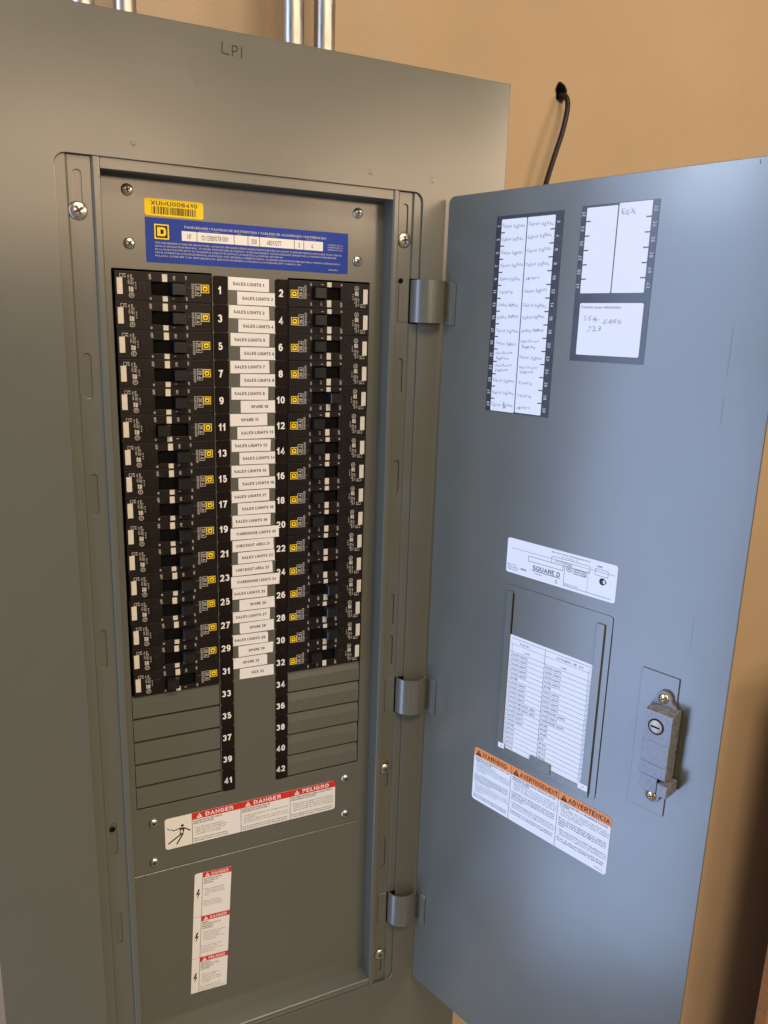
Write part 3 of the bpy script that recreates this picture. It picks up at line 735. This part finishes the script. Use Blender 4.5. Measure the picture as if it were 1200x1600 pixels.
mb.text('SQUARE D', 32.0, 9.6, 4.4, .42, 'ink', bold=0.008, width=31); mb.line(31, 8.6, 63.5, 8.6, .6, .42, 'ink')
mb.text('by Schneider', 34, 5.6, 1.2, .42, 'inkgrey')
for k, s_ in enumerate(('Made in U.S.A.', 'Fabrique aux E.-U.', 'Hecho en E.U.A.')): mb.text(s_, 1.6, 7.8 - 2.3 * k, 1.3, .42, 'inkgrey', bold=.01)
mb.text('80128', 18, 5.6, 1.9, .42, 'ink', bold=.02)
mb.text('LR', 58.5, 4.6, 1.3, .42, 'ink', bold=.02); mb.text('109', 58.2, 2.4, 1.3, .42, 'ink')
mb.line(67.6, 3, 67.6, 24.4, .35, .42, 'ink'); mb.line(67.6, 3, 117.5, 3, .35, .42, 'ink'); mb.line(93, 3, 93, 24.4, .2, .42, 'inkgrey')
o = circ(72.8, 20.2, 3.2, 20); i_ = circ(72.8, 20.2, 2.75, 20)
mb.sheet([o, i_], .44, .04, 'ink'); mb.text('UL', 71.2, 18.9, 2.4, .42, 'ink', bold=.01, width=3.2)
for k, s_ in enumerate(('LISTED DEAD', 'FRONT PANEL', 'ENCLOSURE')): mb.text(s_, 77.5, 20.6 - 2.1 * k, 1.4, .42, 'ink', bold=.02, width=14)
mb.text('ISSUE No. E-1297', 68.4, 4.0, 1.4, .42, 'inkgrey')
mb.sheet([circ(108, 17, 3.3, 18), circ(109, 17, 1.9, 14)], .44, .04, 'ink'); mb.rect(107.6, 15.2, 108.6, 18.8, .46, 'ink'); mb.rect(110.5, 15.9, 112, 16.7, .46, 'ink'); mb.rect(110.5, 17.3, 112, 18.1, .46, 'ink')
put('nameplate_sticker', mb, FD, door, label='white nameplate sticker with maker lettering above the pocket', at=(101.2, -262.2, 0))

# --- directory pocket (frame with rails and a bottom tab)
mb = MB()
mb.sheet([rr(103.5, -459.0, 224.0, -274.5, 3.0, 3)], 0.9, 0.85, 'grey', bevel=0.3)
mb.sheet([rr(105.8, -456.5, 113.2, -281, 0.8, 2)], 2.6, 1.8, 'grey', bevel=0.4)
mb.sheet([rr(208.8, -456.5, 217.2, -284, 0.8, 2)], 2.6, 1.8, 'grey', bevel=0.4)
mb.sheet([rr(105.8, -459.4, 217.2, -450.9, 0.8, 2)], 2.2, 1.4, 'grey', bevel=0.3)
mb.sheet([rr(148.6, -456, 173.6, -444.6, 0.8, 2)], 3.0, 0.8, 'grey', bevel=0.2)
mb.rect(113.2, -330, 114.5, -283, 0.96, 'dark')
mb.rect(217.6, -455, 218.3, -286, 0.96, 'scratch'); mb.rect(223.9, -452, 224.5, -290, 0.08, 'dark')  # thin dark strips along the rails and the pocket edge
pocket = put('directory_pocket', mb, FD, door)

# --- warning sticker
mb = MB()
WW, WH = 167.2, 62.4
mb.sheet([rr(0, 0, WW, WH, 3.4, 4)], 0.38, 0.32, 'white')
mb.sheet([rr(0, WH - 9.8, WW, WH, 3.4, 4, (1, 1, 0, 0))], 0.45, 0.06, 'orange')
d1, d2 = 50.2, 108.8
for x in (d1, d2): mb.rect(x - .2, 0.2, x + .2, WH, 0.50, 'ink')
for x, s_, wd in ((0, 'WARNING', 33), (d1, 'AVERTISSEMENT', 46), (d2, 'ADVERTENCIA', 46)):
    warn_tri(mb, x + 6.4, WH - 8.5, 6.6, 0.50, 'ink', 'orange')
    mb.text(s_, x + 11.2, WH - 7.6, 5.2, 0.50, 'ink', bold=0.014, width=wd, res=3)
para(mb, ('*POTENTIAL OF REDUCED SAFETY OR', '*EQUIPMENT DAMAGE', '- This equipment has been', '  designed and tested by Square D to', '  specifications when used with these', '  components. Use of these components', '  assures this.', '', '*Use of other than Square D circuit', '*breakers in this equipment will affect your', '*warranty and can adversely affect your', '*and equipment safety.', '', '- Do not use other covers or trims,', '  manufactured by others on this', '  panelboard enclosure or the', '  equipment.', '', '*Use of these parts may affect the safety and', '*affect your safety and equipment warranty.'), 2.4, WH - 12.6, 1.75, 2.42, .44, maxw=45)
mb.rect(1, 21.0, d1 - 1, 21.15, .44, 'inkgrey'); mb.rect(d1 + 1, 21.0, d2 - 1, 21.15, .44, 'inkgrey'); mb.rect(d2 + 1, 21.0, WW - 1, 21.15, .44, 'inkgrey')
para(mb, ('*RISQUE DE SECURITE REDUITE OU DE', '*DOMMAGE MATERIEL', '- Cet appareil a ete concu et verifie par', '  Square D selon des normes precises et', '  teste a des composants de ce', '  type. L\'utilisation de ces pieces.', '', '*L\'utilisation de disjoncteurs autres que', '*Square D dans cet appareil peut avoir un', '*effet nuisible sur la garantie et la securite', '*des personnes.', '', '- N\'utilisez pas de couvercles ou de', '  garnitures fabriques par d\'autres sur ce', '  panneau ou ce coffret enclosure.', '', '*L\'utilisation de ces pieces peut reduire la', '*securite et annuler la garantie.'), d1 + 2.4, WH - 12.6, 1.75, 2.42, .44, maxw=53)
para(mb, ('*DISMINUCION DE LA SEGURIDAD O DANO', '*AL EQUIPO', '- Este equipo fue disenado y probado por', '  Square D con componentes de calidad', '  y el uso de ellos en el equipo asegura', '  su buen funcionamiento.', '', '*El uso de interruptores que no sean de', '*Square D puede afectar negativamente la', '*garantia y la seguridad del personal y', '*equipo.', '', '- No use puertas o tapas de gabinetes', '  fabricados por otros en este tablero de', '  alumbrado o gabinete de distribucion.', '', '*El uso de estos productos podria afectar', '*su seguridad y anular la garantia.'), d2 + 2.4, WH - 12.6, 1.75, 2.42, .44, maxw=53)
mb.text('80152-115-01', WW - 4, 2.6, 1.2, .44, 'inkgrey', align='R')
put('warning_sticker', mb, FD, door, label='orange and white warning sticker below the directory pocket', at=(76.2, -530.4, 0))

# --- lock
mb = MB(); mb.sheet([rr(256.6, -441.2, 291.0, -310.2, 0.8, 2)], 1.4, 1.35, 'grey', bevel=0.3)
put('lock_plate', mb, FD, door)
mb = MB()
LC = 283.6
# ears with rounded ends
def ear(zc, up):
    o = []
    for i in range(13):
        a = math.pi * i / 12; o.append((LC - 2.8 + 7.0 * math.cos(a), zc + up * 7.0 * math.sin(a)))
    o += [(LC - 13.8, zc - up * 8.5), (LC + 11.2, zc - up * 8.5)]
    return o
mb.sheet([ear(-330.5, 1)], 5.0, 3.6, 'cast', bevel=0.5)
mb.sheet([ear(-422.5, -1)], 5.0, 3.6, 'cast', bevel=0.5)
# body: sloped head, two stepped sections with a casting seam
mb.prism([(-336.5, 1.4), (-336.5, 6.5), (-339.0, 15.6), (-340.4, 16.5), (-366.0, 16.5), (-366.0, 1.4)], LC - 12.2, LC + 12.4, 'cast', axis='u')
mb.box(LC - 12.2, -387.0, 1.4, LC + 12.2, -366.05, 16.1, 'cast', 0.35)
mb.box(LC - 12.0, -399.0, 1.4, LC + 12.0, -387.1, 15.8, 'cast', 0.35)
mb.box(LC - 10.2, -413.5, 1.4, LC + 6.0, -399.1, 15.6, 'cast', 0.35)
mb.box(LC - 14.2, -400.5, 1.4, LC - 12.1, -338.0, 4.6, 'cast', 0.3)
put('lock_body', mb, FD, door)
mb = MB()
KC = (LC - 1.2, -351.8)
mb.lathe([(6.9, 16.2), (6.9, 16.9), (5.9, 16.9), (5.9, 16.6), (5.7, 17.3), (5.2, 17.6), (2.5, 17.7)], KC[0], KC[1], 0, 'keysteel', 28)
mb.sheet([circ(*KC, 7.0, 28), circ(*KC, 5.95, 28)], 17.0, 0.5, 'dark')
mb.rect(KC[0] - 4.2, KC[1] - 0.9, KC[0] + 3.6, KC[1] + 0.7, 17.8, 'dark')
put('key_cylinder', mb, FD, door, smooth=True)
mb = MB()
mb.box(LC + 7.4, -411.5, 1.6, LC + 16.6, -400.0, 20.0, 'cast', 0.5)
mb.box(LC + 5.6, -413.0, 4.0, LC + 7.2, -398.6, 17.0, 'dark')
put('latch_tongue', mb, FD, door)
put('lock_screw', screw_mesh(4.8, 2.6, 'brass', 0.7), FD, door, at=(LC - 2.8, -330.0, 4.8))
put('lock_screw', screw_mesh(4.8, 2.6, 'brass', 0.5), FD, door, at=(LC - 3.4, -423.5, 4.8))

# --- typed schedule in the pocket
mb = MB()
PW, PH = 97.6, 125.6
mb.sheet([rr(0, 0, PW, PH, 0.5, 2)], 0.3, 0.25, 'white')
mb.sheet([rr(-3.6, -1.2, 4, 4.4, 0.8, 2)], 1.75, 0.2, 'white'); mb.sheet([rr(PW - 4, -1.8, PW + 6.6, 4.2, 0.8, 2)], 1.75, 0.2, 'white')
mid = 44.0; T_ = PH - 3.0
mb.line(3, T_, PW - 3, T_, .3, .37, 'ink'); mb.line(mid, 1, mid, T_, .35, .38, 'ink'); mb.line(4.4, 1, 4.4, T_ - 6, .2, .38, 'ink'); mb.line(PW - 4.6, 1, PW - 4.6, T_ - 3, .2, .38, 'ink')
mb.line(3, T_ - 6.2, PW - 3, T_ - 6.2, .25, .37, 'ink')
mb.text('Panel LP1', 14, T_ - 4.6, 2.0, .38, 'ink'); mb.text('277/480V, 3P, 4W', 57, T_ - 4.6, 2.2, .38, 'ink', width=30)
mb.text('Load', 20, T_ - 12, 2.0, .38, 'ink'); mb.text('Load', 63, T_ - 12, 2.0, .38, 'ink')
pl = ['SALES LIGHTS'] * 5 + ['SPARE'] + ['SALES LIGHTS'] * 4 + ['SALES/CHECKOUT AREA'] * 2 + ['SALES LIGHTS'] * 3 + ['SPARE'] + ['SPACE'] * 5
pr_ = ['SALES LIGHTS'] * 4 + ['SPARE'] + ['SALES LIGHTS'] * 4 + ['WAREHOUSE LIGHTS', 'SALES LIGHTS', 'WAREHOUSE LIGHTS', 'SPARE', 'SPARE', 'SPARE', 'EGX'] + ['SPACE'] * 5
top = T_ - 14.2; rp = (top - 1.0) / 21
for r in range(21):
    y = top - rp * r
    mb.line(1.5, y, PW - 1.5, y, .28, .37, 'ink')
    mb.text(pl[r], 5.4, y - rp + 1.3, 2.3, .38, 'ink'); mb.text(pr_[r], mid + 1.2, y - rp + 1.3, 2.3, .38, 'ink')
    mb.text(str(2 * r + 1), 2.6, y - rp + 1.4, 1.5, .38, 'inkgrey', align='C'); mb.text(str(2 * r + 2), PW - 2.8, y - rp + 1.4, 1.5, .38, 'inkgrey', align='C')
mb.text('41', 0.5, 0.4, 1.8, 1.82, 'inkgrey', align='C'); mb.text('42', PW + 1.5, 0.2, 1.8, 1.82, 'inkgrey', align='C')
put('panel_schedule', mb, FD, label='typed panel schedule sheet tucked in the door pocket', cat='paper', at=(112.2, -451.4, 0.95))

# ------------------------------------------------------------------ circuit breakers
BWd = 84.8; hx_ = BWd / 2
U = lambda u: u - hx_
V = lambda v: P / 2 - v
PROUD = 2.5
def breaker_meshes():
    h = P / 2 - 0.13
    b = MB()
    b.sheet([rr(-hx_, -h, hx_, h, 0.5, 2), rr(U(31), V(20.2), U(60.2), V(8.2), 0.4, 2)], 0, 9.0, 'black', bevel=0.35)
    # curved well floor
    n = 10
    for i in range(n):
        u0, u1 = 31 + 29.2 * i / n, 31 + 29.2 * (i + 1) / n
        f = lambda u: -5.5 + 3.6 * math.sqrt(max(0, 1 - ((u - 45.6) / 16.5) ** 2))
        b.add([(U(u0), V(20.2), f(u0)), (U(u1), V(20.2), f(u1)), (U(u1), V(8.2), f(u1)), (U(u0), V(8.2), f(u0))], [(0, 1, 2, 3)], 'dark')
    # shallow rim ledge at the number side
    b.box(U(BWd - 1.1), -h + .6, -4, U(BWd - 0.1), h - .6, 0.35, 'black', 0.2)
    body = b.mesh('breaker_body')
    t = MB(); t.box(U(20.2), V(17.2), -2, U(25.6), V(9.2), 0.55, 'handle', 0.3); t.box(U(21.2), V(16.4), 0.5, U(24.6), V(10.4), 0.75, 'black', 0.15)
    test = t.mesh('test_button')
    def hnd(u0, u1, lean):
        q = MB()
        base = [(u0, 9.0), (u1, 9.0), (u1, 19.4), (u0, 19.4)]; m = 0.7
        vv = [(U(a), V(c), -3.0) for a, c in base]
        top = [(u0 + m + lean, 9.6), (u1 - m + lean, 9.6), (u1 - m + lean, 18.8), (u0 + m + lean, 18.8)]
        mid_ = [(u0 + .2 + lean * .8, 9.2), (u1 - .2 + lean * .8, 9.2), (u1 - .2 + lean * .8, 19.2), (u0 + .2 + lean * .8, 19.2)]
        vv += [(U(a), V(c), 7.4) for a, c in mid_] + [(U(a), V(c), 8.2) for a, c in top]
        ff = []
        for r in (0, 4):
            ff += [(r + i, r + (i + 1) % 4, r + 4 + (i + 1) % 4, r + 4 + i) for i in range(4)]
        ff.append((8, 9, 10, 11)); q.add(vv, ff, 'handle')
        return q.mesh('breaker_handle')
    on, off = hnd(47.2, 59.4, 1.0), hnd(31.8, 44.0, -1.0)
    lg = MB(); squareD(lg, U(78.9), V(12.5), 7.3, 0.05, 'yellow', 'black', rot=-90)
    logo = lg.mesh('square_emblem')
    k = MB(); w = 0.06
    def tx(s_, u, v, h, length=None, bold=0.012, key='print'): k.text(s_, U(u), V(v), h, w, key, bold=bold, rot=-90, width=length, res=1)
    k.rect(U(40.7), V(8.0), U(45.2), V(1.5), w, 'stripe'); k.rect(U(40.7), V(25.0), U(45.2), V(20.5), w, 'stripe')
    k.rect(U(1.8), V(20.0), U(6.6), V(6.0), w, 'stripe')
    k.frame(U(69.7), V(19.0), U(75.0), V(8.5), 0.45, w, 'print')
    tx('20 A', 70.8, 9.8, 3.2, 8.0, 0.02); tx('EGB14020', 66.6, 8.6, 2.2, 12.2, 0.01)
    tx('OFF', 29.0, 2.0, 2.1, 4.6, 0.02); k.text('O', U(30.2), V(24.0), 2.1, w, 'print', bold=.03, align='C')
    tx('ON', 50.2, 2.6, 2.0, 3.6, 0.02); k.rect(U(49.2), V(22.7), U(51.2), V(22.1), w, 'print')
    k.rect(U(60.9), V(5.8), U(62.5), V(2.0), w, 'inkgrey'); tx('LINE', 61.2, 2.2, 1.3, 3.4, 0.05); tx('OFF', 61.2, 20.6, 1.5, 3.0, .03)
    k.frame(U(4.4), V(5.8), U(7.2), V(2.6), .35, w, 'print'); tx('E-F', 7.8, 2.6, 1.7, 3.4, 0.03)
    tx('HACR TYPE', 13.3, 3.2, 1.5, 8.4, .03); tx('type CAJA', 11.2, 3.4, 1.4, 8.0, .03); tx('Min. Wire', 15.2, 6.0, .9, 6.5)
    k.rect(U(11.8), V(17.6), U(13.0), V(13.2), w, 'print'); k.rect(U(13.4), V(17.6), U(15.6), V(13.6), w, 'print')
    k.sheet([circ(U(13.9), V(20.6), 2.3, 14), circ(U(13.9), V(20.6), 1.8, 14)], w + .02, .03, 'print'); tx('UL', 13.1, 19.3, 1.7, 2.4, .02)
    tx('PTT', 17.0, 9.5, 1.1, 6.0)
    for c_ in range(4): k.rect(U(62.8 + .9 * c_), V(13.0), U(63.1 + .9 * c_), V(11.4), w, 'inkgrey')
    marks = k.mesh('printed_marks')
    return body, test, on, off, logo, marks
bm_body, bm_test, bm_on, bm_off, bm_logo, bm_marks = breaker_meshes()
OFFS = {10, 11, 26, 28, 30, 31}
for i in range(1, 33):
    row = (i - 1) // 2; left = i % 2 == 1
    cx = -5.5 if left else 153.6
    jit = random.uniform(-0.5, 0.5)
    wf = FP @ Matrix.Translation(Vector((cx + jit, -P * row, -D + PROUD + random.uniform(-.25, .25))) * MM) @ Matrix.Rotation((0 if left else math.pi) + math.radians(random.uniform(-.25, .25)), 4, 'Z')
    side = 'left' if left else 'right'
    ordn = ('top', 'second', 'third', 'fourth', 'fifth', 'sixth', 'seventh', 'eighth', 'ninth', 'tenth', 'eleventh', 'twelfth', 'thirteenth', 'fourteenth', 'fifteenth', 'lowest')[row]
    lab = 'black breaker, %s of the %s column, beside number %d%s' % (ordn, side, i, ', handle switched off' if i in OFFS else '')
    e = empty('circuit_breaker', wf, label=lab, cat='circuit breaker', group='breakers plugged into the panelboard')
    for nm, me in (('body', bm_body), ('test_button', bm_test), ('switch_handle', bm_off if i in OFFS else bm_on), ('emblem', bm_logo), ('printed_marks', bm_marks)):
        o = bpy.data.objects.new(nm, me); link(o, wf, e)

# ------------------------------------------------------------------ conduits above the box
def conduit(x, y, r, label):
    e = empty('metal_conduit', Matrix.Translation((x * MM, y * MM, 0.198)), label=label, cat='conduit', group='conduits rising above the box')
    mb = MB(); n = 32
    vv = []; ff = []
    for h in (0, 1250):
        for i in range(n):
            a = 2 * math.pi * i / n; vv.append((r * math.cos(a), r * math.sin(a), h))
    ff = [(i, (i + 1) % n, n + (i + 1) % n, n + i) for i in range(n)]
    mb.add(vv, ff, 'emt')
    put('tube', mb, WM[e.name], e, smooth=True)
    mb = MB(); mb.lathe([(r + 3, 0), (r + 3, 7), (r + 1.5, 8), (r + .1, 8)], 0, 0, 0, 'steel', 24)
    put('connector_ring', mb, WM[e.name], e, smooth=True)
for x, r, lb in ((-55.0, 10.0, 'leftmost metal conduit above the box, mostly cut off by the frame'), (-19.5, 10.0, 'second metal conduit from the left above the box'),
                 (139.0, 10.7, 'third metal conduit from the left, left one of the right pair'), (171.5, 10.7, 'rightmost metal conduit above the box, next to bare wall')):
    conduit(x, 92.0, r, lb)

# ------------------------------------------------------------------ cable hanging from the hole
ctrl = [(507, 185, 258), (507, 160, 259), (508, 143, 256), (508.5, 137, 247), (505, 133, 232), (499, 131, 210), (491, 131, 185), (484, 132, 160), (477, 134, 130), (470, 138, 95), (455, 142, 50), (420, 143, 10), (370, 130, -15), (323, 112, -30)]
pts = []
for i in range(len(ctrl) - 1):
    p0 = Vector(ctrl[max(i - 1, 0)]); p1 = Vector(ctrl[i]); p2 = Vector(ctrl[i + 1]); p3 = Vector(ctrl[min(i + 2, len(ctrl) - 1)])
    for k in range(6):
        t = k / 6
        pts.append(0.5 * ((2 * p1) + (p2 - p0) * t + (2 * p0 - 5 * p1 + 4 * p2 - p3) * t * t + (3 * p1 - p0 - 3 * p2 + p3) * t ** 3))
pts.append(Vector(ctrl[-1]))
mb = MB(); mb.tube(pts, 3.2, 'cable', 14)
put('power_cable', mb, Matrix.Identity(4), label='black cable coming out of the wall hole behind the door', cat='cable', smooth=True)

# ------------------------------------------------------------------ board standing at the lower right corner
mb = MB(); mb.box(1034, -1660, -30, 1500, -560, -48, 'wood', 1.5)
put('wooden_board', mb, FP, label='orange-brown upright board at the bottom right corner', cat='board')
bpy.data.objects.remove(_to); bpy.data.objects.remove(_ho); bpy.data.objects.remove(_co)
